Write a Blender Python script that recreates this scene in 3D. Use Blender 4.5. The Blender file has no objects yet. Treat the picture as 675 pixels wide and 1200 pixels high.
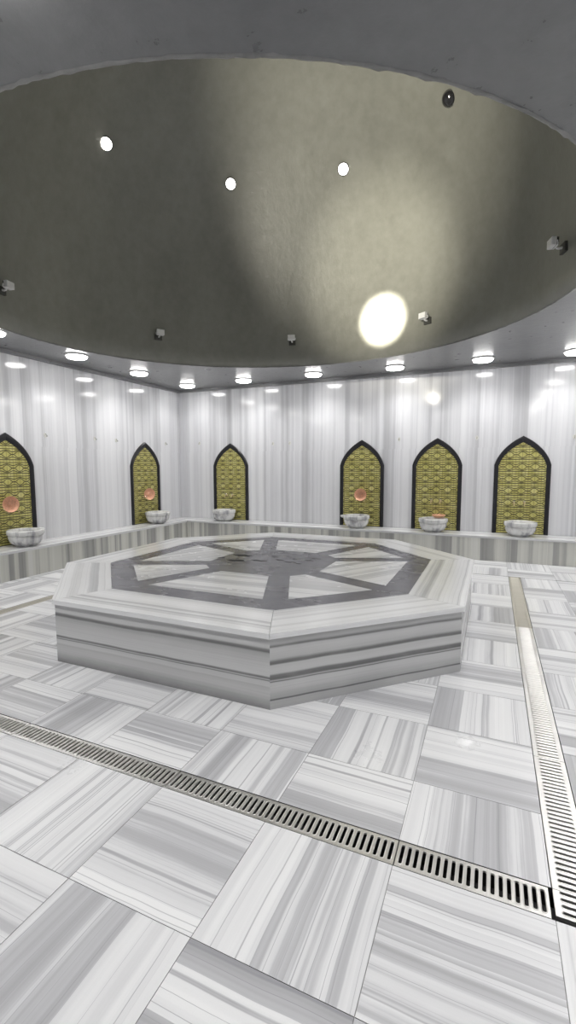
import bpy, bmesh, math, random
from mathutils import Vector, Matrix
random.seed(7)
S = bpy.context.scene
COL = S.collection
PI = math.pi
sin, cos = math.sin, math.cos

# ------------------------------------------------------------------ helpers
def link(o, parent=None):
    COL.objects.link(o)
    if parent: o.parent = parent
    return o

def thing(name, label, cat, loc=(0, 0, 0), rotz=0.0, group=None):
    o = bpy.data.objects.new(name, None)
    o.empty_display_size = .05
    link(o); o.location = loc; o.rotation_euler = (0, 0, rotz)
    o['label'] = label; o['category'] = cat
    if group: o['group'] = group
    return o

def tag(o, label, cat, group=None):
    o['label'] = label; o['category'] = cat
    if group: o['group'] = group
    return o

class MB:
    """mesh builder: verts, faces, per-corner uv (metres), material index, smooth flag"""
    def __init__(s): s.v = []; s.f = []; s.uv = []; s.mi = []; s.sm = []
    def face(s, pts, uvs=None, mi=0, sm=False):
        b = len(s.v); s.v += [tuple(p) for p in pts]
        s.f.append(tuple(range(b, b + len(pts))))
        s.uv.append(uvs if uvs else [(0, 0)] * len(pts)); s.mi.append(mi); s.sm.append(sm)
    def box(s, x0, x1, y0, y1, z0, z1, uvf=None, mi=0):
        P = [(x0,y0,z0),(x1,y0,z0),(x1,y1,z0),(x0,y1,z0),(x0,y0,z1),(x1,y0,z1),(x1,y1,z1),(x0,y1,z1)]
        for q in ((3,2,1,0),(4,5,6,7),(0,1,5,4),(1,2,6,5),(2,3,7,6),(3,0,4,7)):
            pts = [P[i] for i in q]
            s.face(pts, [uvf(*p) for p in pts] if uvf else None, mi)
    def prism(s, poly, z0, z1, uvf=None, mi=0, sideuv=None):
        s.face([(x, y, z1) for x, y in poly], [uvf(x, y, z1) for x, y in poly] if uvf else None, mi)
        s.face([(x, y, z0) for x, y in reversed(poly)], [uvf(x, y, z0) for x, y in reversed(poly)] if uvf else None, mi)
        n = len(poly)
        for i in range(n):
            a, b = poly[i], poly[(i + 1) % n]
            pts = [(a[0],a[1],z0),(b[0],b[1],z0),(b[0],b[1],z1),(a[0],a[1],z1)]
            g = sideuv or uvf
            s.face(pts, [g(*p) for p in pts] if g else None, mi)
    def grid(s, rows, closed=True, mi=0, sm=True, uvs=None):
        """rows: list of equal length rings; shares vertices"""
        b = len(s.v); n = len(rows[0])
        for r in rows: s.v += [tuple(p) for p in r]
        for i in range(len(rows) - 1):
            for j in range(n if closed else n - 1):
                k = (j + 1) % n
                s.f.append((b+i*n+j, b+i*n+k, b+(i+1)*n+k, b+(i+1)*n+j))
                s.uv.append([uvs(i,j),uvs(i,j+1),uvs(i+1,j+1),uvs(i+1,j)] if uvs else [(0,0)]*4)
                s.mi.append(mi); s.sm.append(sm)
    def lathe(s, prof, n=40, T=None, mi=0):
        T = T or Matrix()
        rows = [[T @ Vector((r*cos(2*PI*j/n), r*sin(2*PI*j/n), z)) for j in range(n)] for r, z in prof]
        s.grid(rows, True, mi)
    def tube(s, path, r, n=12, mi=0, cap=True):
        path = [Vector(p) for p in path]; rows = []
        for i, p in enumerate(path):
            t = (path[min(i+1, len(path)-1)] - path[max(i-1, 0)]).normalized()
            a = t.orthogonal().normalized() if i == 0 else (a - t*a.dot(t)).normalized()
            b = t.cross(a); rr = r[i] if isinstance(r, (list, tuple)) else r
            rows.append([p + a*rr*cos(2*PI*j/n) + b*rr*sin(2*PI*j/n) for j in range(n)])
        s.grid(rows, True, mi)
        if cap:
            s.face(list(reversed(rows[0])), None, mi); s.face(rows[-1], None, mi)
    def build(s, name, mats, parent=None, bevel=0, merge=False):
        me = bpy.data.meshes.new(name)
        me.from_pydata(s.v, [], s.f)
        uvl = me.uv_layers.new(name='UVMap')
        k = 0
        for u in s.uv:
            for c in u: uvl.data[k].uv = c; k += 1
        me.polygons.foreach_set('material_index', s.mi)
        me.polygons.foreach_set('use_smooth', s.sm)
        for m in (mats if isinstance(mats, (list, tuple)) else [mats]): me.materials.append(m)
        if merge:
            bm = bmesh.new(); bm.from_mesh(me)
            bmesh.ops.remove_doubles(bm, verts=bm.verts, dist=1e-5)
            bmesh.ops.recalc_face_normals(bm, faces=bm.faces)
            bm.to_mesh(me); bm.free()
        me.update()
        o = bpy.data.objects.new(name, me); link(o, parent)
        if bevel:
            md = o.modifiers.new('bevel', 'BEVEL'); md.width = bevel; md.segments = 2
            md.limit_method = 'ANGLE'; md.angle_limit = .6
        return o

def copy_tree(o, parent=None):
    c = o.copy(); COL.objects.link(c); c.parent = parent
    for ch in list(o.children): copy_tree(ch, c)
    return c

# ------------------------------------------------------------------ node helpers
class NT:
    def __init__(s, name):
        s.m = bpy.data.materials.new(name); s.m.use_nodes = True
        s.t = s.m.node_tree; s.n = s.t.nodes; s.l = s.t.links
        s.b = s.n['Principled BSDF']
    def put(s, sock, v):
        if isinstance(v, bpy.types.NodeSocket): s.l.new(v, sock)
        elif v is not None: sock.default_value = v
    def math(s, op, a, b=None, c=None, clamp=False):
        n = s.n.new('ShaderNodeMath'); n.operation = op; n.use_clamp = clamp
        s.put(n.inputs[0], a); s.put(n.inputs[1], b); s.put(n.inputs[2], c)
        return n.outputs[0]
    def noise(s, vec=None, scale=5, detail=3, rough=.5, dim='3D', w=None, dist=0):
        n = s.n.new('ShaderNodeTexNoise'); n.noise_dimensions = dim
        n.inputs['Scale'].default_value = scale; n.inputs['Detail'].default_value = detail
        n.inputs['Roughness'].default_value = rough; n.inputs['Distortion'].default_value = dist
        if vec is not None and dim != '1D': s.l.new(vec, n.inputs['Vector'])
        if w is not None: s.put(n.inputs['W'], w)
        return n.outputs[0]
    def vor1(s, w, scale):
        n = s.n.new('ShaderNodeTexVoronoi'); n.voronoi_dimensions = '1D'
        n.inputs['Scale'].default_value = scale; s.put(n.inputs['W'], w)
        x = s.n.new('ShaderNodeSeparateColor'); s.l.new(n.outputs['Color'], x.inputs[0])
        return x.outputs[0]
    def ramp(s, fac, stops, interp='LINEAR'):
        n = s.n.new('ShaderNodeValToRGB'); s.l.new(fac, n.inputs[0]); r = n.color_ramp
        r.interpolation = interp
        while len(r.elements) > 1: r.elements.remove(r.elements[-1])
        for i, (p, c) in enumerate(stops):
            e = r.elements[0] if i == 0 else r.elements.new(p)
            e.position = p; e.color = (c[0], c[1], c[2], 1)
        return n.outputs[0]
    def mix(s, f, a, b, blend='MIX'):
        n = s.n.new('ShaderNodeMix'); n.data_type = 'RGBA'; n.blend_type = blend
        s.put(n.inputs[0], f)
        for k, v in ((6, a), (7, b)):
            if isinstance(v, bpy.types.NodeSocket): s.l.new(v, n.inputs[k])
            else: n.inputs[k].default_value = (v[0], v[1], v[2], 1)
        return n.outputs[2]
    def uv(s):
        n = s.n.new('ShaderNodeUVMap'); n.uv_map = 'UVMap'
        x = s.n.new('ShaderNodeSeparateXYZ'); s.l.new(n.outputs[0], x.inputs[0])
        return n.outputs[0], x.outputs[0], x.outputs[1]
    def obj(s):
        return s.n.new('ShaderNodeTexCoord').outputs['Object']
    def mapping(s, vec, scale):
        n = s.n.new('ShaderNodeMapping'); s.l.new(vec, n.inputs[0]); n.inputs['Scale'].default_value = scale
        return n.outputs[0]
    def bump(s, h, strength=.2, dist=.01):
        n = s.n.new('ShaderNodeBump'); n.inputs['Strength'].default_value = strength
        n.inputs['Distance'].default_value = dist; s.l.new(h, n.inputs['Height'])
        s.l.new(n.outputs[0], s.b.inputs['Normal'])
    def set(s, **k):
        for a, v in k.items():
            sock = s.b.inputs[a.replace('_', ' ')]
            if isinstance(v, bpy.types.NodeSocket): s.l.new(v, sock)
            elif isinstance(v, (tuple, list)): sock.default_value = (*v[:3], 1)
            else: sock.default_value = v
        return s.m

def plain(name, col, rough=.5, metal=0.0, var=.06, scale=30):
    t = NT(name); n = t.noise(t.obj(), scale, 3)
    c = t.ramp(n, [(.3, [x*(1-var) for x in col]), (.7, [min(1, x*(1+var)) for x in col])])
    return t.set(Base_Color=c, Roughness=rough, Metallic=metal)

def glow(name, col, st):
    t = NT(name)
    return t.set(Base_Color=(.8, .8, .8), Emission_Color=col, Emission_Strength=st, Roughness=.4)

def marble(name, s1, s2, s3, stops, rough=.2, line=.35, linecol=(.2, .2, .21), wob=.012, wet=False, lw=.012, wts=(.42, .22, .36), ls=9):
    """banded Marmara marble; stripes run along V, vary along U (both in metres)"""
    t = NT(name); vec, u, v = t.uv()
    wn = t.noise(t.mapping(vec, (1.0, 1.0, 1)), 1.6, 2)
    w = t.math('ADD', u, t.math('MULTIPLY', t.math('SUBTRACT', wn, .5), wob*4))
    wn2 = t.noise(t.mapping(vec, (6, 2.5, 1)), 3, 3)
    w2 = t.math('ADD', w, t.math('MULTIPLY', t.math('SUBTRACT', wn2, .5), wob*.35))
    b1 = t.vor1(w2, s1); b2 = t.vor1(w2, s2)
    n3 = t.noise(dim='1D', w=w2, scale=s3, detail=4, rough=.6)
    soft = t.noise(dim='1D', w=w, scale=s1*.5, detail=2)
    f = t.math('ADD', t.math('ADD', t.math('MULTIPLY', b1, wts[0]), t.math('MULTIPLY', b2, wts[1])),
               t.math('MULTIPLY', t.math('MULTIPLY_ADD', t.math('ADD', n3, soft), 1.6, -1.1), wts[2]))
    cl = t.noise(t.mapping(vec, (5, .8, 1)), 2.2, 5, .6)
    f = t.math('ADD', f, t.math('MULTIPLY', t.math('SUBTRACT', cl, .5), .22))
    c = t.ramp(f, stops)
    ln = t.noise(dim='1D', w=t.math('ADD', w2, 31.7), scale=ls, detail=1)
    lm = t.math('SUBTRACT', 1.0, t.math('DIVIDE', t.math('ABSOLUTE', t.math('SUBTRACT', ln, .5)), lw), clamp=True)
    lm = t.math('MULTIPLY', t.math('MULTIPLY', lm, line), t.math('MULTIPLY', cl, 1.6), clamp=True)
    c = t.mix(lm, c, linecol)
    sp = t.noise(t.obj(), 260, 2)
    c = t.mix(t.math('MULTIPLY', t.math('SUBTRACT', sp, .5), .25), c, (.5, .5, .5))
    if wet:
        o = t.obj()
        wn3 = t.noise(o, 24, 5, .65)
        tot = None
        for (qx, qy, qr) in ((-1.76, 1.50, .07), (-.50, 2.13, .07), (-.07, 2.42, .07)):
            q = t.n.new('ShaderNodeVectorMath'); q.operation = 'DISTANCE'; t.l.new(o, q.inputs[0]); q.inputs[1].default_value = (qx, qy, 0)
            e = t.math('SUBTRACT', 1.0, t.math('DIVIDE', q.outputs['Value'], qr*2), clamp=True)
            tot = e if tot is None else t.math('MAXIMUM', tot, e)
        msk = t.ramp(t.math('ADD', wn3, t.math('MULTIPLY', tot, .42)), [(.76, (0, 0, 0)), (.84, (1, 1, 1))])
        r = t.math('MULTIPLY_ADD', msk, -(rough - .10), rough)
        t.set(Roughness=r)
        hb = t.noise(o, 55, 3, .6)
        t.bump(t.math('MULTIPLY', hb, msk), .25, .004)
    else:
        t.set(Roughness=t.math('MULTIPLY_ADD', t.noise(t.obj(), 6, 3), .1, rough - .05))
    return t.set(Base_Color=c, IOR=1.5)

W = lambda g, b=0: (g*.985, g*.99, g*(1+b))
M = {}
M['floor'] = marble('floor_marble', 8, 24, 17, [(.06, W(.36,.035)), (.24, W(.46,.035)), (.38, W(.55,.03)), (.45, W(.70,.015)), (.58, W(.77,.01)), (.85, W(.86))],
                    rough=.31, wet=True, line=.8, wob=.008, linecol=(.26,.26,.29), wts=(.42,.16,.42), ls=12, lw=.010)
M['wall'] = marble('wall_marble', 7, 17, 8, [(.02, W(.47,.03)), (.25, W(.55,.03)), (.42, W(.68,.025)), (.56, W(.75,.02)), (.8, W(.80,.015))],
                   rough=.10, line=.25, wob=.006, linecol=(.42,.42,.46), wts=(.30,.14,.56), ls=7)
M['riser'] = marble('bench_riser_marble', 8, 17, 10, [(.1, (.30,.30,.29)), (.38, (.40,.40,.38)), (.5, (.58,.58,.54)), (.7, (.66,.66,.61)), (.85, (.70,.70,.67))],
                    rough=.2, line=.25, wob=.004)
M['bench_top'] = marble('bench_top_marble', 22, 50, 30, [(.1, W(.50)), (.4, W(.68)), (.6, W(.80)), (.8, W(.84))], rough=.16, line=.25, wob=.008)
M['plat_top'] = marble('platform_border_marble', 13, 36, 20, [(.06, W(.44,.02)), (.24, W(.58,.02)), (.38, W(.72)), (.52, W(.80)), (.8, W(.85))],
                       rough=.2, line=.3, wob=.006)
M['plat_panel'] = marble('platform_panel_marble', 12, 40, 26, [(.08, W(.44,.02)), (.26, W(.58,.02)), (.46, W(.66,.02)), (.52, W(.83)), (.64, W(.88)), (.8, W(.91))],
                         rough=.26, line=.3, wob=.008)
def side_marble():
    """side slabs: long horizontal bands; U is the height in metres (+0.5 for the second slab pattern)"""
    t = NT('platform_side_marble'); vec, u, v = t.uv()
    m = t.math
    wn = t.noise(t.mapping(vec, (.6, .55, 1)), 1.3, 3); wf = t.noise(t.mapping(vec, (8, 1.2, 1)), 3, 4)
    w = m('ADD', u, m('MULTIPLY_ADD', wn, .05, -.025)); w = m('ADD', w, m('MULTIPLY_ADD', wf, .006, -.003))
    A = [(0,.40),(.13,.44),(.15,.50),(.21,.58),(.28,.56),(.31,.50),(.33,.62),(.39,.60),(.405,.30),(.42,.55),(.435,.27),(.45,.36),(.47,.64),(.62,.60),(.72,.52),(.78,.42),(.80,.26),(.83,.34),(.86,.60),(1,.56)]
    B = [(0,.46),(.12,.48),(.135,.12),(.155,.42),(.3,.60),(.37,.58),(.385,.22),(.40,.52),(.42,.24),(.47,.30),(.50,.60),(.61,.56),(.63,.25),(.66,.30),(.70,.52),(.84,.60),(.87,.26),(.91,.50),(1,.54)]
    H = .43
    def rmp(L, off):
        return t.ramp(m('DIVIDE', m('SUBTRACT', w, off), H, clamp=True), [(p, W((g*.96 if g > .4 else g*.62), -.01)) for p, g in L])
    c = t.mix(m('GREATER_THAN', u, .47), rmp(A, 0), rmp(B, .5))
    n = t.noise(t.mapping(vec, (90, .6, 1)), 1, 3, .6)
    c = t.mix(m('MULTIPLY', m('SUBTRACT', n, .45, clamp=True), .7), c, (.25,.25,.27))
    cl = t.noise(t.mapping(vec, (6, 2, 1)), 2, 4)
    c = t.mix(m('MULTIPLY', m('SUBTRACT', cl, .5, clamp=True), .5), c, (.72,.72,.71))
    return t.set(Base_Color=c, Roughness=.25)
M['plat_side'] = side_marble()

def dark_marble():
    t = NT('dark_grey_marble'); o = t.obj()
    n = t.noise(o, 7, 6, .65); n2 = t.noise(t.mapping(o, (1, 2, 1)), 3, 5)
    c = t.ramp(n, [(.3, (.105,.102,.125)), (.6, (.145,.142,.165)), (.75, (.19,.186,.21))])
    c = t.mix(t.math('MULTIPLY', n2, .35), c, (.15,.148,.165))
    return t.set(Base_Color=c, Roughness=t.math('MULTIPLY_ADD', n2, .2, .16), IOR=1.42)
M['dark'] = dark_marble()

def basin_marble():
    t = NT('basin_marble'); o = t.obj()
    n = t.noise(t.mapping(o, (11, 11, 2.2)), 1, 4, .55, dist=.6); n2 = t.noise(o, 18, 4)
    f = t.math('ADD', t.math('MULTIPLY', n, .8), t.math('MULTIPLY', n2, .2))
    c = t.ramp(f, [(.34, (.30,.30,.32)), (.44, (.50,.50,.51)), (.52, (.66,.66,.65)), (.7, (.74,.74,.73))])
    return t.set(Base_Color=c, Roughness=.18)
M['basin'] = basin_marble()

def plaster(name, lo, hi, rough, streak=False):
    t = NT(name); o = t.obj()
    n = t.noise(t.mapping(o, (1, 1, .35)) if streak else o, 1.1, 6, .6)
    n2 = t.noise(o, 9, 5, .65)
    f = t.math('ADD', t.math('MULTIPLY', n, .6), t.math('MULTIPLY', n2, .4))
    c = t.ramp(f, [(.36, lo), (.66, hi)])
    r = t.math('MULTIPLY_ADD', n2, .22, rough - .1)
    h = t.noise(t.mapping(o, (1, 1, .5)), 14, 5, .6)
    t.bump(h, .16, .02)
    return t.set(Base_Color=c, Roughness=r, IOR=1.5)
M['ceiling'] = plaster('ceiling_plaster', (.165,.167,.172), (.215,.217,.222), .30)
M['dome'] = plaster('dome_plaster', (.20,.20,.175), (.265,.265,.235), .36, True)
M['bead'] = plaster('rim_bead_plaster', (.17,.17,.17), (.32,.32,.31), .35)
M['grout'] = plain('grout', (.30,.30,.30), .8)
M['trough'] = plain('drain_trough_steel', (.05,.05,.05), .6, .3)
M['black'] = plain('black_frame_lacquer', (.012,.012,.016), .3)
M['white'] = plain('white_enamel', (.72,.72,.72), .35)
M['heat'] = plain('black_aluminium', (.015,.015,.016), .5)
M['boxd'] = plain('dark_grey_plastic', (.06,.06,.055), .5)
M['ring'] = plain('lamp_ring_satin_white', (.55,.55,.55), .3)
M['copper'] = plain('hammered_copper', (.78,.45,.28), .38, .3, .12, 60)
M['copper_in'] = plain('copper_inside', (.74,.40,.26), .42, .25, .15, 60)
M['brass'] = plain('aged_brass', (.62,.50,.30), .3, .85)
M['chrome'] = plain('chrome', (.8,.8,.8), .15, 1)
M['hook'] = plain('greyed_hook_metal', (.42,.41,.38), .45, .4)
M['pad'] = plain('pale_adhesive_pad', (.66,.66,.62), .6)
M['stain'] = plain('wet_dark_stain', (.006,.006,.007), .8)
M['lens_off'] = plain('unlit_lens', (.02,.02,.022), .12)
M['lens_frost'] = plain('frosted_front_glass', (.78,.78,.78), .25)
M['diffuser'] = glow('lit_diffuser', (1, .985, .96), 15)
M['lens_on'] = glow('lit_round_lens', (1, .97, .92), 4)
M['lens_flood'] = glow('lit_flood_lens', (1, .95, .80), 12)

def steel(name, a, b, rough):
    t = NT(name); o = t.obj()
    n = t.noise(t.mapping(o, (60, 1, 1)), 3, 4); n2 = t.noise(o, 5, 5, .65)
    c = t.ramp(t.math('ADD', t.math('MULTIPLY', n, .4), t.math('MULTIPLY', n2, .6)), [(.3, a), (.7, b)])
    return t.set(Base_Color=c, Metallic=.85, Roughness=t.math('MULTIPLY_ADD', n2, .25, rough-.1))
M['steel'] = steel('brushed_steel', (.66,.65,.63), (.84,.83,.81), .34)
M['steel_dull'] = steel('dull_beige_steel', (.44,.42,.37), (.54,.52,.46), .6)  # duller, beiger and rougher steel for the far right and left grates

def mosaic():
    """gold glass mosaic: double-ruled bands of small pebbles between rows of lens-shaped tiles"""
    t = NT('gold_mosaic'); vec, u, v = t.uv()
    PW, PH = .176, .182
    m = t.math
    nz = t.noise(vec, 14, 2)
    v2 = m('ADD', v, m('MULTIPLY', m('SUBTRACT', nz, .5), .006))
    cy = m('DIVIDE', v2, PH); y = m('MULTIPLY', m('FRACT', cy), PH)
    ph = m('MULTIPLY', u, 2*PI/PW)
    cs = m('COSINE', ph)
    dd = None
    def add(d):
        nonlocal dd
        dd = d if dd is None else m('MINIMUM', dd, d)
    add(m('ABSOLUTE', m('SUBTRACT', y, .004)))
    add(m('ABSOLUTE', m('SUBTRACT', y, .042)))
    curves = [(.066, .011), (.092, .023), (.132, -.023), (.158, -.011)]
    for base, amp in curves:
        add(m('ABSOLUTE', m('SUBTRACT', y, m('MULTIPLY_ADD', cs, -amp, base))))
    # vertical cuts between pebbles
    s2 = m('ABSOLUTE', m('SINE', m('MULTIPLY', ph, 2.0)))
    s3 = m('ABSOLUTE', m('SINE', m('MULTIPLY', ph, 1.0)))
    cut = m('MULTIPLY', s2, PW/(4*PI)*1.0)
    cutv = m('ADD', cut, .0042); add(cutv)
    gap = t.ramp(m('DIVIDE', dd, .02), [(.17, (0,0,0)), (.40, (1,1,1))])
    vn = t.n.new('ShaderNodeTexVoronoi'); vn.inputs['Scale'].default_value = 12; t.l.new(vec, vn.inputs[0])
    sx = t.n.new('ShaderNodeSeparateColor'); t.l.new(vn.outputs['Color'], sx.inputs[0])
    gold = t.ramp(sx.outputs[0], [(.0, (.50,.46,.14)), (.5, (.57,.53,.18)), (1, (.64,.60,.25))])
    c = t.mix(gap, (.045,.035,.012), gold)
    t.bump(m('MINIMUM', dd, .012), .5, .5)
    return t.set(Base_Color=c, Roughness=.38, Metallic=m('MULTIPLY', gap, .35))
M['mosaic'] = mosaic()

# ------------------------------------------------------------------ measured room
XW, YW, HC, HB, BD = -5.88, 7.884, 2.926, .367, .483
XR, YF = 1.9, -1.2
DF0, DF1 = 1.528, 1.650           # front drain
DR0, DR1 = .230, .366             # right drain
DL0, DL1 = -4.39, -4.262          # left drain
YB = 6.435                        # far end of the drains

def struct(o): o['kind'] = 'structure'; return o

# floor -------------------------------------------------------------
TX = .5025
def xcuts(a, b):
    k0 = math.floor((a - DR0)/TX); out = [(a, None)]
    res = []; k = k0; x = a
    while x < b - 1e-6:
        nx = min(b, DR0 + (k+1)*TX); res.append((x, nx, k)); x = nx; k += 1
    return [r for r in res if r[1]-r[0] > .002]
def right_cuts(a, b):
    res = []; x = a; nxt = .765; k = 0
    while x < b - 1e-6:
        nx = min(b, nxt); res.append((x, nx, k)); x = nx; nxt += .5; k += 1
    return res
def yrows(a, b):
    # rows: 2.01 + .4917k beyond the drain, first row cut
    res = []; y = a; j = 0; nxt = 2.01
    while nxt <= a + 1e-6: nxt += .4917; j += 1
    while y < b - 1e-6:
        ny = min(b, nxt); res.append((y, ny, j)); y = ny; nxt += .4917; j += 1
    return res
def yfront():
    res = []; y = DF0; j = -1
    while y > YF: res.append((max(YF, y-.4965), y, j)); y -= .4965; j -= 1
    return res
fl = MB()
def tiles(xs, ys):
    g = .0011
    for x0, x1, i in xs:
        for y0, y1, j in ys:
            ou, ov = random.uniform(0, 60), random.uniform(0, 40)
            if (i + j) % 2: uvf = lambda x, y, z: (x + ou, y + ov)       # stripes along Y
            else: uvf = lambda x, y, z: (y + ou, x + ov)
            pts = [(x0+g,y0+g,0),(x1-g,y0+g,0),(x1-g,y1-g,0),(x0+g,y1-g,0)]
            fl.face(pts, [uvf(*p) for p in pts])
            z = -.003
            for a, b in ((0,1),(1,2),(2,3),(3,0)):
                q = [pts[a], pts[b]]
                fl.face([(q[1][0],q[1][1],0),(q[0][0],q[0][1],0),(q[0][0],q[0][1],z),(q[1][0],q[1][1],z)], None, 1)
def base(x0, x1, y0, y1): fl.face([(x0,y0,-.0028),(x1,y0,-.0028),(x1,y1,-.0028),(x0,y1,-.0028)], None, 1)
XB = XW + BD; YBF = YW - BD       # bench faces
inner = yrows(DF1, YB)
back = [(YB+.014, 6.93, 10), (6.93, YW, 11)]
def region(xs, ys):
    tiles(xs, ys); base(xs[0][0], xs[-1][1], min(y[0] for y in ys), max(y[1] for y in ys))
region(xcuts(XW, DR0) , yfront())
region([(DR0, .765, 0)] + [(a, b, k) for a, b, k in right_cuts(.765, XR) ][:0] + [(.765, 1.265, 1), (1.265, 1.765, 2), (1.765, XR, 3)], yfront())
region(xcuts(DL1, DR0), inner)
region(xcuts(XW, DL0), yrows(DF1, YB))
region([(DR1, .765, 0), (.765, 1.265, 1), (1.265, 1.765, 2), (1.765, XR, 3)], yrows(DF1, YB))
region(xcuts(XW, DR0) + [(DR0, .765, 0), (.765, 1.265, 1), (1.265, 1.765, 2), (1.765, XR, 3)], back)
region([(DR1, .765, 0), (.765, 1.265, 1), (1.265, 1.765, 2), (1.765, XR, 3)], [(DF0, DF1, 0)])
# drain troughs and the narrow dark gap closing the ring at the far side
def trough(x0, x1, y0, y1, d=.07):
    P = [(x0,y0),(x1,y0),(x1,y1),(x0,y1)]
    fl.face([(x,y,-d) for x,y in P], None, 2)
    for i in range(4):
        a, b = P[i], P[(i+1)%4]
        fl.face([(b[0],b[1],0),(a[0],a[1],0),(a[0],a[1],-d),(b[0],b[1],-d)], None, 2)
trough(XB-.4, DR1, DF0, DF1)
trough(DR0, DR1, DF1, YB)
trough(DL0, DL1, DF1, YB)
trough(DL0, DR1, YB, YB+.014, .02)
floor = struct(fl.build('floor', [M['floor'], M['grout'], M['trough']]))

# walls -------------------------------------------------------------
def wall(name, P0, P1, off, nx):
    mb = MB(); P0, P1 = Vector(P0), Vector(P1); L = (P1-P0).length
    for z0, z1, s in ((0, 1.69, 0), (1.69, HC+.02, .011)):
        pts = [(P0.x,P0.y,z0),(P1.x,P1.y,z0),(P1.x,P1.y,z1),(P0.x,P0.y,z1)]
        uv = [(off+s, z0),(off+s+L, z0),(off+s+L, z1),(off+s, z1)]
        mb.face(pts, uv)
    o = mb.build(name, M['wall']); md = o.modifiers.new('thickness', 'SOLIDIFY'); md.thickness = .12; md.offset = 1
    return struct(o)
wall('wall_back', (XR, YW), (XW, YW), 12.3, 0)
wall('wall_left', (XW, YW), (XW, YF), 37.1, 0)
wall('wall_front', (XW, YF), (XR, YF), 70.9, 0)
wall('wall_right', (XR, YF), (XR, YW), 55.2, 0)

# ceiling with the oval opening and the dome --------------------------
CX, CY, RX, RY, HD = -2.18, 4.078, 2.885, 2.695, 3.36
NS = 160
cm = MB()
hole = [(CX+RX*cos(2*PI*i/NS), CY+RY*sin(2*PI*i/NS)) for i in range(NS)]
def outer(i):
    a = 2*PI*i/NS; dx, dy = cos(a), sin(a); t = 1e9
    if dx > 1e-9: t = min(t, (XR+.1-CX)/dx)
    if dx < -1e-9: t = min(t, (XW-.1-CX)/dx)
    if dy > 1e-9: t = min(t, (YW+.1-CY)/dy)
    if dy < -1e-9: t = min(t, (YF-.1-CY)/dy)
    return (CX+dx*t, CY+dy*t)
for i in range(NS):
    k = (i+1) % NS
    a, b = outer(i), outer(i+1)
    h0, h1 = hole[i], hole[k]
    pts = [h0, a]
    for c in ((XR+.1,YW+.1),(XW-.1,YW+.1),(XW-.1,YF-.1),(XR+.1,YF-.1)):
        if abs(a[0]-b[0]) > 1e-6 and abs(a[1]-b[1]) > 1e-6 and min(abs(a[0]-c[0]),abs(a[1]-c[1])) < 1e-6 and min(abs(b[0]-c[0]),abs(b[1]-c[1])) < 1e-6:
            pts.append(c)
    pts += [b, h1]
    cm.face([(x, y, HC) for x, y in reversed(pts)])
ceil = struct(cm.build('ceiling', M['ceiling'], merge=False))
dm = MB(); rows = []
rows.append([(x, y, HC) for x, y in hole])
for j in range(0, 41):
    t = j/40*PI/2
    r = cos(t)**.92; z = HC + .06 + HD*sin(t)
    rows.append([(CX+RX*.985*r*cos(2*PI*i/NS), CY+RY*.985*r*sin(2*PI*i/NS), z) for i in range(NS)])
dm.grid(rows)
dome = struct(dm.build('dome', M['dome'], ceil))
# rough plaster bead around the edge of the opening
bd = MB(); rows = []; NB = 520
for k in range(9):
    ph = 2*PI*k/8; row = []
    for i in range(NB):
        a = 2*PI*i/NB
        random.seed(i*13 + (k % 8)*7)
        rr = .006 + .004*random.random() + (.006 if random.random() > .86 else 0)
        q = 1 + (rr*cos(ph))/2.8
        row.append((CX+RX*q*cos(a), CY+RY*q*sin(a), HC + rr*sin(ph)*.8))
    rows.append(row)
bd.grid(rows)
struct(bd.build('trim_1', M['bead'], ceil))
random.seed(11)
# shallow cove strip where the ceiling meets the walls
cv = MB(); wv, hv = .07, .045
for a in ((XW, XR, YW-wv, YW), (XW, XW+wv, YF, YW-wv), (XR-wv, XR, YF, YW-wv), (XW+wv, XR-wv, YF, YF+wv)):
    cv.box(a[0], a[1], a[2], a[3], HC-hv, HC)
struct(cv.build('trim_2', M['ceiling'], bevel=.012))

# L-shaped bench ------------------------------------------------------
be = thing('marble_bench', 'low L-shaped marble ledge running along the left and back walls', 'bench', (XB, YBF, 0))
def off(o):
    o.matrix_parent_inverse = Matrix.Translation((-XB, -YBF, 0)); return o
rs = MB()
r0 = .02
rs.face([(XR-.004,YBF+r0,0),(XR-.004,YBF+r0,HB-.03),(XB-r0,YBF+r0,HB-.03),(XB-r0,YBF+r0,0)], [(20+XR,0),(20+XR,.3),(20+XB,.3),(20+XB,0)])
rs.face([(XB-r0,YBF+r0,0),(XB-r0,YBF+r0,HB-.03),(XB-r0,YF+.004,HB-.03),(XB-r0,YF+.004,0)], [(45+YBF,0),(45+YBF,.3),(45+YF,.3),(45+YF,0)])
off(rs.build('riser', M['riser'], be))
sl = MB()
z0, z1 = HB-.03, HB
def P(pts, uvf): sl.prism(pts, z0, z1, uvf)
P([(XB,YBF),(XR-.002,YBF),(XR-.002,YW-.002),(XW+.002,YW-.002)], lambda x,y,z: (y+z, x))
P([(XB,YF+.002),(XB,YBF),(XW+.002,YW-.002),(XW+.002,YF+.002)], lambda x,y,z: (x+z+7, y))
off(sl.build('seat_slab', M['bench_top'], be, bevel=.004))

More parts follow.
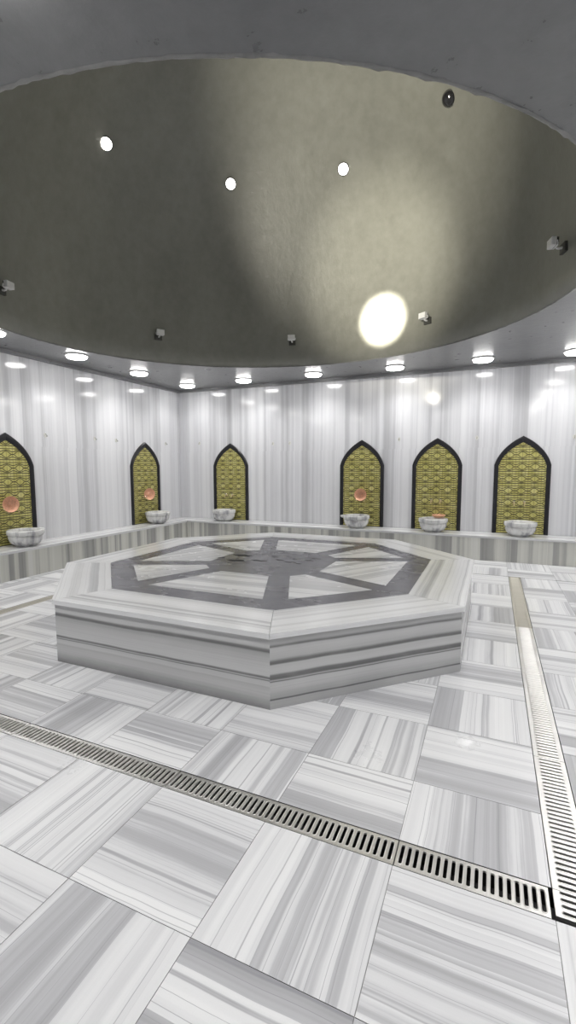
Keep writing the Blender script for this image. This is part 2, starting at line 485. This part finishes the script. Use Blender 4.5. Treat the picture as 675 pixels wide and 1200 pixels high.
# ------------------------------------------------------------------ heated octagonal platform
PX, PY, PA, PC, PH_ = -1.985, 4.13, 1.85, .985, .459
def octo(d=0, a=PA, c=PC, h=None):
    A = a - d; C = max(0, c - d*(2-math.sqrt(2)))
    return [(-A+C,-A),(A-C,-A),(A,-A+C),(A,A-C),(A-C,A),(-A+C,A),(-A,A-C),(-A,-A+C)]
pl = thing('marble_platform', 'large raised octagonal marble slab with dark starburst inlay in the middle of the room', 'platform', (PX, PY, 0))
bo = octo(.02)
sb = MB(); N8 = 8
seeds = [3.37, 8.71, 14.2, 19.9, 25.1, 31.3, 36.6, 41.8]
for i in range(N8):
    a, b = Vector(bo[i]), Vector(bo[(i+1) % 8]); L = (b-a).length; o = seeds[i]
    pts = [(a.x,a.y,0),(b.x,b.y,0),(b.x,b.y,PH_-.032),(a.x,a.y,PH_-.032)]
    u0 = .5*(i % 2); sb.face(pts, [(u0, o), (u0, o+L), (u0+PH_-.032, o+L), (u0+PH_-.032, o)])
sb.build('base', M['plat_side'], pl)
# mitred border slabs
o0, o1, o2 = octo(0), octo(.405), octo(.61)
zt = PH_
def shrink(poly, g=.0012):
    c = Vector((sum(p[0] for p in poly)/len(poly), sum(p[1] for p in poly)/len(poly)))
    n = len(poly); out = []
    L = []
    for i in range(n):
        a, b = Vector(poly[i]), Vector(poly[(i+1) % n]); d = (b-a).normalized(); nrm = Vector((-d.y, d.x))
        if nrm.dot(c-a) < 0: nrm = -nrm
        L.append((a + nrm*g, d))
    for i in range(n):
        (p, r), (q, s) = L[i-1], L[i]
        den = r.x*s.y - r.y*s.x
        if abs(den) < 1e-9: out.append(tuple(q)); continue
        t = ((q.x-p.x)*s.y - (q.y-p.y)*s.x)/den
        out.append(tuple(p + r*t))
    return out
for i in range(8):
    k = (i+1) % 8
    poly = [o0[i], o0[k], o1[k], o1[i]]
    d = (Vector(o0[k])-Vector(o0[i])).normalized(); nn = Vector((-d.y, d.x)); s = 60 + i*5.7
    uvf = lambda x, y, z: (s + nn.x*x + nn.y*y - z*.8, s + d.x*x + d.y*y)
    mb = MB(); mb.prism(shrink(poly), PH_-.032, zt, uvf)
    mb.build('border_slab', M['plat_top'], pl, bevel=.003)
# dark inlay: ring, spokes, centre, all one dark stone bed; white panels are set into it
db = MB(); db.prism([p for p in o1], PH_-.032, zt-.0012)
db.build('dark_inlay', M['dark'], pl)
cen = octo(PA-.585); 
wsp = .092
for i in range(8):
    k = (i+1) % 8
    ci, ck, ri, rk = Vector(cen[i]), Vector(cen[k]), Vector(o2[i]), Vector(o2[k])
    def inter(p, r, q, s):
        den = r.x*s.y - r.y*s.x; t = ((q.x-p.x)*s.y-(q.y-p.y)*s.x)/den; return p + r*t
    mid = (ri+rk)/2
    def offl(a, b):
        d = (b-a).normalized(); nrm = Vector((-d.y, d.x))
        if nrm.dot(mid-a) < 0: nrm = -nrm
        return a + nrm*wsp, d
    la, lb = offl(ci, ri), offl(ck, rk)
    # inner edge pushed slightly outwards from the centre octagon
    ed = (ck-ci)
    A = inter(la[0], la[1], ci, ed); B = inter(lb[0], lb[1], ci, ed)
    Cc = inter(lb[0], lb[1], ri, rk-ri); D = inter(la[0], la[1], ri, rk-ri)
    if (B-A).dot(ed) < 0.04:
        Q = inter(la[0], la[1], lb[0], lb[1]); poly = [tuple(Q), tuple(Cc), tuple(D)]
    else: poly = [tuple(A), tuple(B), tuple(Cc), tuple(D)]
    area = sum(poly[j][0]*poly[(j+1)%len(poly)][1]-poly[(j+1)%len(poly)][0]*poly[j][1] for j in range(len(poly)))
    if area < 0: poly.reverse()
    ang = {0: 0.04, 1: .05, 2: 1.0, 3: .95, 4: 0, 5: .0, 6: 1.1, 7: .9}[i]
    d = Vector((cos(ang), sin(ang))); nn = Vector((-d.y, d.x)); s = 110 + i*4.3
    uvf = lambda x, y, z: (s + nn.x*x + nn.y*y, s + d.x*x + d.y*y)
    mb = MB(); mb.prism(poly, PH_-.02, zt, uvf)
    mb.build('inlay_panel', M['plat_panel'], pl)
# dark wet marks in the centre of the slab
for (x, y, a, b) in ((-2.42,4.28,.13,.045),(-2.33,4.02,.13,.05),(-2.12,4.10,.10,.03),(-2.55,4.08,.06,.03),(-1.95,4.22,.05,.018),(-1.80,4.16,.07,.02),
                     (-1.83,4.32,.03,.016),(-1.66,4.30,.05,.02),(-1.62,4.42,.06,.02),(-1.70,4.12,.03,.014),(-2.05,4.32,.04,.014)):
    n = 18; ph = random.random()*6
    poly = [(x-PX + a*(.75+.25*sin(3*t*2*PI/n+ph))*cos(t*2*PI/n), y-PY + b*(.75+.3*sin(4*t*2*PI/n+ph))*sin(t*2*PI/n)) for t in range(n)]
    st = MB(); st.prism(poly, zt-.002, zt+.0003)
    st.build('wet_mark', M['stain'], pl)['label'] = 'black wet mark'

# ------------------------------------------------------------------ drain grates
def make_grate(length, width=.116, mat='steel', pitch=.02564):
    mb = MB(); n = max(1, round((length-.012)/pitch)); p = (length-.012)/n
    zt, th = .003, .006
    hl, hw = .044, .0060
    e0 = .006
    def stadium(cx, hw_, hl_, z):
        pts = []
        for k in range(7):
            a = PI*k/6; pts.append((cx + hw_*cos(a), (hl_-hw_) + hw_*sin(a), z))
        for k in range(7):
            a = PI + PI*k/6; pts.append((cx + hw_*cos(a), -(hl_-hw_) + hw_*sin(a), z))
        return pts
    for i in range(n):
        cx = e0 + p*(i+.5); x0, x1 = cx-p/2, cx+p/2; h = width/2
        out = []
        for k in range(7): out.append((x1 + (x0-x1)*k/6, h, 0))
        for k in range(7): out.append((x0 + (x1-x0)*k/6, -h, 0))
        r1 = stadium(cx, hw+.0035, hl+.0035, 0); r2 = stadium(cx, hw+.0016, hl+.0016, zt)
        r3 = stadium(cx, hw, hl, 0); r4 = stadium(cx, hw, hl, -th)
        mb.grid([out, r1], True, 0, False); mb.grid([r1, r2, r3], True, 0, True); mb.grid([r3, r4], True, 0, False)
    h = width/2
    for x0, x1 in ((0.001, e0), (length-e0, length-.001)): mb.face([(x0,h,0),(x0,-h,0),(x1,-h,0),(x1,h,0)])
    for s in (-1, 1):
        mb.face([(.001,s*h,0),(length-.001,s*h,0),(length-.001,s*h,-.012),(.001,s*h,-.012)])
    for x in (.001, length-.001): mb.face([(x,-h,0),(x,h,0),(x,h,-.012),(x,-h,-.012)])
    return mb
GM = {}
def grate(loc, rot, length, label, grp, mat='steel', width=.116):
    key = (round(length, 3), mat, width)
    if key not in GM:
        o = make_grate(length, width).build('drain_grate', M[mat]); GM[key] = o.data
    else:
        o = bpy.data.objects.new('drain_grate', GM[key]); link(o)
    o.location = loc; o.rotation_euler = (0, 0, rot)
    tag(o, label, 'drain grate', grp)
g1 = 'slotted steel grates of the front drain'
yc = (DF0+DF1)/2
ordn = ['second', 'third', 'fourth', 'fifth', 'sixth']
grate((-.27, yc, -.001), 0, .49, 'short slotted steel grate meeting the right-hand drain at the corner', g1)
for k in range(5):
    grate((-1.27-k, yc, -.001), 0, .998, ('long slotted steel grate crossing the foreground, just left of the short corner grate' if k == 0 else
          'slotted steel grate of the front drain, %s from the corner' % ordn[k]), g1)
xc = (DR0+DR1)/2
g2 = 'slotted steel grates of the right-hand drain'
names_r = ['slotted steel grate of the right drain nearest the camera, ending in a black gap', 'slotted steel grate of the right drain, second from the front corner',
           'slotted steel grate of the right drain, middle of its five', 'dulled grate of the right drain, second from its far end', 'dull beige grate at the far end of the right drain by the back ledge']
for k, (a, b) in enumerate(((DF0+.018, 2.43), (2.43, 3.43), (3.43, 4.43), (4.43, 5.43), (5.43, YB))):
    grate((xc, a, -.001), PI/2, b-a-.002, names_r[k], g2, 'steel' if k < 3 else 'steel_dull', .130)
xc = (DL0+DL1)/2
g3 = 'grates of the left-hand drain'
for k, (a, b) in enumerate(((DF1+.004, 2.43), (2.43, 3.43), (3.43, 4.43), (4.43, 5.43), (5.43, YB))):
    grate((xc, a, -.001), PI/2, b-a-.002, ['grate of the left drain nearest the front drain', 'grate of the left drain, second from the front', 'grate of the left drain, third from the front',
          'grey grate of the left drain beside the platform, cut by the left picture edge', 'grey grate of the left drain disappearing behind the platform'][k], g3, 'steel_dull', .122)

# ------------------------------------------------------------------ arched mosaic niches
AW, ASP, AAP = .385, 1.42-HB, 1.853-HB
def arch_curve(w, sp, ap, n=14):
    """right half from bottom to apex"""
    pts = [(w, 0.0), (w, sp)]
    cx, cy = w*(1-.195), sp + (ap-sp)*.62
    for i in range(1, n+1):
        t = i/n
        pts.append(((1-t)**2*w + 2*t*(1-t)*cx, (1-t)**2*sp + 2*t*(1-t)*cy + t*t*ap))
    return pts
def arch_poly(w, sp, ap):
    r = arch_curve(w, sp, ap); return r + [(-x, y) for x, y in reversed(r[:-1])]
def make_arch():
    root = thing('mosaic_arch', '', 'niche', group='pointed arch panels of gold mosaic')
    fw = .061
    pin = arch_poly(AW-fw, ASP-.01, AAP-fw*1.55)
    mb = MB(); d = .012
    mb.face([(x, -d, z) for x, z in pin], [(x, z) for x, z in pin])
    mb.face([(x, 0, z) for x, z in reversed(pin)])
    for i in range(len(pin)):
        a, b = pin[i], pin[(i+1) % len(pin)]
        mb.face([(a[0],0,a[1]),(b[0],0,b[1]),(b[0],-d,b[1]),(a[0],-d,a[1])])
    mb.build('mosaic_panel', M['mosaic'], root)
    # moulded frame profile swept along the arch (open at the bottom)
    oc = arch_poly(AW, ASP, AAP); ic = arch_poly(AW-fw, ASP-.01, AAP-fw*1.55)
    def lerp(t): return [((1-t)*a[0]+t*b[0], (1-t)*a[1]+t*b[1]) for a, b in zip(oc, ic)]
    prof = [(0, 0), (0, .026), (.12, .034), (.45, .036), (.7, .030), (.85, .022), (1, .018), (1, 0)]
    rows = []
    for t, y in prof: rows.append([(x, -y, z) for x, z in lerp(t)])
    fm = MB(); fm.grid(rows, False, 0, False)
    fm.face([r[0] for r in rows]); fm.face([r[-1] for r in reversed(rows)])
    fm.build('frame', M['black'], root, merge=True)
    return root
arch0 = make_arch()
def tap_mesh():
    root = thing('wall_tap', '', 'tap', group='small taps on the mosaic panels')
    b = MB(); T = Matrix.Rotation(PI/2, 4, 'X')
    b.lathe([(0,0),(.020,0),(.020,.006),(.012,.010),(.010,.045),(.013,.047),(.013,.062),(.009,.066),(0,.066)], 20, T)
    b.tube([(0,-.04,0),(0,-.055,-.003),(0,-.075,-.012),(0,-.083,-.028),(0,-.083,-.045)], [.008,.008,.0075,.007,.008], 12)
    b.build('body', M['brass'], root)
    h = MB(); h.tube([(0,-.055,.008),(0,-.055,.026)], .005, 10)
    for k in range(4):
        a = PI/4 + k*PI/2
        h.tube([(0,-.055,.028),(.021*cos(a),-.055+.021*sin(a),.028)], [.0045,.0035], 8)
    h.build('handle', M['chrome'], root)
    return root
tap0 = tap_mesh()
def make_basin():
    root = thing('marble_basin', '', 'basin', group='marble wash basins on the ledge')
    b = MB()
    b.lathe([(0,0),(.130,0),(.136,.006),(.132,.014),(.150,.020),(.186,.042),(.208,.075),(.219,.108),(.222,.138),(.214,.143),(.214,.148),
             (.232,.153),(.238,.160),(.238,.203),(.233,.212),(.222,.216),(.196,.216),(.188,.208),(.184,.170),(.165,.10),(.12,.055),(.05,.038),(0,.036)], 56)
    b.v = [(x*.94, y*.94, z) for x, y, z in b.v]
    b.build('bowl', M['basin'], root)
    for s in (1,):
        l = MB()
        rows = []
        for k, (x, w_, z0_, z1_) in enumerate(((.195,.052,.165,.215),(.235,.048,.168,.213),(.256,.040,.174,.211),(.268,.026,.180,.208),(.274,.010,.186,.205))):
            rows.append([(s*x, -w_, z0_+.006), (s*x, -w_, z1_-.004), (s*x, -w_*.8, z1_), (s*x, w_*.8, z1_), (s*x, w_, z1_-.004), (s*x, w_, z0_+.006), (s*x, w_*.8, z0_), (s*x, -w_*.8, z0_)])
        l.grid(rows, True, 0, True); l.face(list(reversed(rows[0]))); l.face(rows[-1])
        l.build('lug', M['basin'], root, merge=True)
    return root
basin0 = make_basin()
def make_bowl():
    root = thing('copper_bowl', '', 'bowl', group='copper bath bowls')
    b = MB()
    b.lathe([(0,.004),(.022,.004),(.026,0),(.058,0),(.082,.008),(.098,.024),(.104,.040),(.107,.043)], 44)
    b.build('shell', M['copper'], root)
    i = MB()
    i.lathe([(.107,.043),(.103,.043),(.095,.027),(.080,.012),(.058,.004),(.034,.004),(.028,.007),(.024,.014),(.012,.018),(0,.019)], 44)
    i.build('inner_face', M['copper_in'], root)
    return root
bowl0 = make_bowl()

used = {}
def inst(proto, loc, rotz, label, tilt=None, sc=None):
    o = proto if not used.get(proto.name) else copy_tree(proto)
    used[proto.name] = True
    o.location = loc; o.rotation_euler = (0, 0, rotz)
    if tilt: o.rotation_euler = tilt
    if sc: o.scale = (sc, sc, sc)
    o['label'] = label
    return o
# (wall, coordinate, description of place)
niches = [('L', 4.135, 'on the left wall, cut by the left picture edge', 0), ('L', 6.81, 'on the left wall beside the room corner', 1),
          ('B', -4.685, 'on the back wall nearest the room corner', 2), ('B', -2.072, 'on the back wall, third from the right', 3),
          ('B', -.830, 'on the back wall, second from the right', 4), ('B', .404, 'on the back wall, rightmost', 5)]
arch_lab = ['pointed gold mosaic arch at the left picture edge, black framed', 'narrow-looking gold mosaic arch on the left wall next to the room corner',
            'gold mosaic arch on the back wall closest to the room corner', 'gold mosaic arch with hung copper bowl, third from the right on the back wall',
            'gold mosaic arch second from the right, behind the basin with a bowl on it', 'widest-looking gold mosaic arch, rightmost on the back wall']
bas_lab = ['marble basin at the left picture edge, largest in view', 'marble basin on the left ledge next to the room corner', 'marble basin on the back ledge closest to the room corner',
           'marble basin under the hung copper bowl on the back wall', 'marble basin with a copper bowl lying on its rim', 'marble basin at the right end of the back ledge']
for w, c, d, k in niches:
    if w == 'L': pos = lambda u, out, z: (XW+out, c+u, z); rz = PI/2
    else: pos = lambda u, out, z: (c+u, YW-out, z); rz = 0
    inst(arch0, pos(0, 0, HB), rz, arch_lab[k])
    for s, sd in ((-1, 'left'), (1, 'right')):
        inst(tap0, pos((-.02 if k in (2, 5) else 0) + s*.07, .012, .845), rz, 'small brass tap, %s one in the %s' % (sd,
             ['mosaic arch at the left picture edge', 'mosaic arch left of the room corner', 'mosaic arch right of the room corner', 'arch with the hung bowl on the back wall', 'second arch from the right', 'rightmost arch'][k]))
    q = inst(basin0, pos((.04,.02,-.02,-.02,-.01,0)[k], .245, HB), rz + (0,.15,PI-.1,PI+.1,PI/2,PI/2)[k], bas_lab[k])
    if k > 3: bpy.data.objects.remove([c for c in q.children if c.name.startswith('lug')][0])
inst(bowl0, (XW+.085, 4.085, .918), 0, 'copper bowl hung on the taps in the arch at the left picture edge', (PI/2-.03, -.10, PI/2-.15))
inst(bowl0, (XW+.075, 6.80, .905), 0, 'copper bowl hung on the taps in the left wall arch by the corner', (PI/2-.05, .1, PI/2-.42))
inst(bowl0, (-2.06, YW-.085, .918), 0, 'copper bowl hung upright on the taps of the third arch from the right', (PI/2-.05, 0, 0))
inst(bowl0, (-.77, YW-.14, HB+.2165), 0, 'copper bowl lying flat across the rim of a basin', (.0, 0, 0))

# hook remnants on the walls -------------------------------------------
def make_hook():
    root = thing('wall_hook', '', 'hook', group='small worn hooks on the marble walls')
    p = MB(); p.prism([(.022*cos(t*PI/8)*(1+.1*sin(3*t)), .034*sin(t*PI/8)*(1+.08*cos(2*t))) for t in range(16)], 0, .004)
    o = p.build('back_pad', M['pad'], root); o.rotation_euler = (PI/2, 0, 0)
    h = MB(); h.tube([(0,-.004,.020),(.002,-.016,.014),(.003,-.020,-.004),(.002,-.028,-.018),(0,-.040,-.016),(0,-.043,-.004)], [.005,.005,.0045,.0045,.0045,.005], 8)
    h.build('prong', M['hook'], root)
    return root
hook0 = make_hook()
hb = [(-5.4,1.87,'on the back wall between room corner and its first arch'), (-3.77,1.83,'midway along the back wall, left one of a close pair'), (-3.43,1.83,'midway along the back wall, right one of a close pair'),
      (-1.445,1.85,'between the third and second back wall arches from the right'), (-.245,1.84,'between the two rightmost arches'), (1.062,1.82,'at the right picture edge past the last arch')]
for x, z, d in hb: inst(hook0, (x, YW, z), 0, 'small worn hook ' + d)
hl = [(4.747,1.857,'nearest the leftmost arch'), (5.652,1.857,'middle of the left wall'), (6.116,1.854,'left of the arch by the corner'), (7.424,1.853,'between the arch and the room corner')]
for y, z, d in hl: inst(hook0, (XW, y, z), PI/2, 'small worn hook on the left wall, ' + d)

# ------------------------------------------------------------------ ceiling lamps
lamp_pow = 2.3
def make_down():
    root = thing('ceiling_light', '', 'ceiling light', group='round surface ceiling lights around the dome')
    r = MB(); r.lathe([(.155,0),(.155,-.010),(.148,-.016),(.136,-.020),(.130,-.018),(.130,0)], 40)
    r.build('housing', M['ring'], root)
    d = MB(); d.lathe([(.131,-.012),(.130,-.034),(.122,-.042),(.10,-.045),(0.0005,-.046)], 40)
    d.build('diffuser', M['diffuser'], root)
    return root
down0 = make_down()
AL = bpy.data.lights.new('ceiling_light_glow', 'AREA'); AL.shape = 'DISK'; AL.size = .26; AL.energy = lamp_pow; AL.color = (1, .99, .975); AL.spread = math.radians(128)
bk = [(-5.275,7.34),(-4.06,7.31),(-2.76,7.32),(-1.432,7.34),(-.186,7.31),(.957,7.34)]
bl = ['tucked in the room corner', 'first to the right of the room corner', 'second to the right of the room corner', 'below the bright glare on the dome', 'above the gap between the two rightmost arches', 'cut by the right picture edge']
lf = [(-5.285,6.056),(-5.265,4.805),(-5.2,3.58),(-5.27,2.3)]
ll = ['first to the left of the room corner', 'second to the left of the room corner', 'cut by the left picture edge', 'over the left wall outside the picture']
rt = [(.957,6.05),(.957,4.8),(.957,3.57),(.957,2.3)]
nr = [(-5.27,1.0),(-4.05,1.0),(-2.76,1.0),(-1.43,.98),(-.19,1.0),(.957,1.0)]
nw = ['first','second','third','fourth','fifth','sixth']
lamps = [(p, 'round lit ceiling light ' + s) for p, s in zip(bk, bl)] + [(p, 'round lit ceiling light ' + s) for p, s in zip(lf, ll)]
lamps += [(p, 'round lit ceiling light over the right side of the room, %s from the back' % nw[i]) for i, p in enumerate(rt)]
lamps += [(p, 'round lit ceiling light over the entrance side, %s from the left' % nw[i]) for i, p in enumerate(nr)]
for (x, y), lab in lamps:
    r = inst(down0, (x, y, HC), 0, lab)
    L = bpy.data.objects.new('lamp_glow', AL); link(L, r); L.location = (0, 0, -.048)

# ------------------------------------------------------------------ dome fixtures
def dome_pt(az, z):
    s = min(1, (z - HC - .06)/HD); t = math.asin(s); r = .985*cos(t)**.92
    a = math.radians(az); k = 1/math.sqrt((cos(a)/(RX*r))**2 + (sin(a)/(RY*r))**2)
    return Vector((CX + k*cos(a), CY + k*sin(a), z)), a
def make_flood():
    root = thing('floodlight', '', 'floodlight', group='small floodlights around the foot of the dome')
    j = MB(); j.box(-.062,.062,-.03,.006,-.055,.045)
    j.build('junction_box', M['boxd'], root, bevel=.006)
    a = MB(); a.tube([(0,-.025,0),(0,-.06,-.005),(0,-.085,.0),(0,-.10,.02)], .014, 10)
    for s in (-1, 1): a.tube([(0,-.10,.012),(s*.05,-.10,.012),(s*.071,-.105,.02),(s*.071,-.112,.055)], .006, 8)
    a.build('bracket', M['white'], root)
    h = MB(); h.box(-.064,.064,-.165,-.115,.012,.098)
    o = h.build('housing', M['white'], root, bevel=.008)
    f = MB(); f.box(-.054,.054,-.168,-.163,.022,.088)
    f.build('front_glass', M['lens_frost'], o, bevel=.002)
    b = MB()
    for k in range(6): b.box(-.056,.056,-.115,-.088,.018+.0135*k,.025+.0135*k)
    b.box(-.056,.056,-.116,-.106,.016,.094)
    b.build('heat_sink', M['heat'], root)
    return root
fl0 = make_flood()
fz = 3.27
def q_az(px): return px
for az, lab in ((-169, 'small white floodlight at the left picture edge'), (147, 'small white floodlight second from the left along the dome foot'),
                (104.5, 'small white floodlight on the dome foot left of the bright glare'), (60, 'small white floodlight just right of the bright glare'),
                (17, 'small white floodlight near the right picture edge')):
    P_, a = dome_pt(az, fz + (.04 if az in (-169, 17) else 0))
    inst(fl0, tuple(P_), a - PI/2, lab, sc=.8)
# the lit one on the near side of the ring, aimed across the dome
P_, a = dome_pt(-76, 3.22)
r = inst(fl0, tuple(P_), a - PI/2, 'lit floodlight on the near foot of the dome, aimed across it')
lens = [c for c in r.children if c.name.startswith('housing')][0].children[0]
lens.data = lens.data.copy(); lens.data.materials[0] = M['lens_flood']
src = P_ + Vector((cos(a+PI), sin(a+PI), 0))*.26 + Vector((0, 0, .055))
def spot(name, tgt, angle, blend, power, size=.03, col=(1, .95, .80), sx=1):
    L = bpy.data.lights.new(name, 'SPOT'); L.spot_size = angle; L.spot_blend = blend; L.energy = power
    L.shadow_soft_size = size; L.color = col
    o = bpy.data.objects.new(name, L); link(o); o.location = src
    o.rotation_euler = (Vector(tgt)-src).to_track_quat('-Z', 'Y').to_euler(); o.scale = (sx, 1, 1)
spot('flood_beam', (-1.469, 6.70, 3.42), math.radians(8.8), .45, 5200, .05)
spot('flood_halo', (-1.46, 6.65, 4.0), math.radians(36), 1.0, 640, .05, sx=.85)
spot('flood_spill', (-1.45, 6.0, 5.5), math.radians(74), 1.0, 470, .05, sx=.72)

def make_round(on):
    root = thing('round_spotlight', '', 'spotlight', group='round spotlights set high in the dome')
    b = MB(); b.lathe([(0,-.03),(.075,-.03),(.088,-.01),(.092,.02),(.086,.03),(.078,.032)], 32)
    b.build('housing', M['boxd'], root)
    l = MB(); l.lathe([(.079,.028),(.072,.040),(.05,.050),(0,.055)], 32)
    l.build('lens', M['lens_on'] if on else M['lens_off'], root)
    return root
ron = make_round(True); roff = make_round(False)
for az, proto, lab in ((168.5, ron, 'leftmost lit round spotlight high in the dome'), (125, ron, 'middle lit round spotlight high in the dome'),
                       (82, ron, 'rightmost lit round spotlight high in the dome'), (40, roff, 'unlit dark round spotlight near the upper right edge of the dome')):
    P_, a = dome_pt(az, 5.2)
    o = inst(proto, tuple(P_), 0, lab, sc=.82)
    aim = (Vector((-1.2, 1.2, 1.5)) - P_)
    o.rotation_euler = aim.to_track_quat('Z', 'Y').to_euler()

# ------------------------------------------------------------------ camera
f, yaw, pitch, roll = 543.66, .4145, .0973, -.0025
d = Vector((-sin(yaw)*cos(pitch), cos(yaw)*cos(pitch), -sin(pitch)))
rr = Vector((cos(yaw), sin(yaw), 0)); u = rr.cross(d)
r2 = cos(roll)*rr + sin(roll)*u; u2 = -sin(roll)*rr + cos(roll)*u
cam = bpy.data.cameras.new('camera'); co = bpy.data.objects.new('camera', cam); link(co)
cam.sensor_fit = 'VERTICAL'; cam.sensor_height = 24; cam.lens = f/1200*24
cam.clip_start = .02
mx = Matrix((r2, u2, -d)).transposed().to_4x4(); mx.translation = (0, 0, 1.4)
co.matrix_world = mx
S.camera = co
w = bpy.data.worlds.new('world'); S.world = w; w.use_nodes = True
w.node_tree.nodes['Background'].inputs[0].default_value = (0, 0, 0, 1)
S.view_settings.view_transform = 'Standard'; S.view_settings.look = 'None'
S.view_settings.gamma = 1; S.view_settings.use_curve_mapping = False
S.view_settings.exposure = 0.66
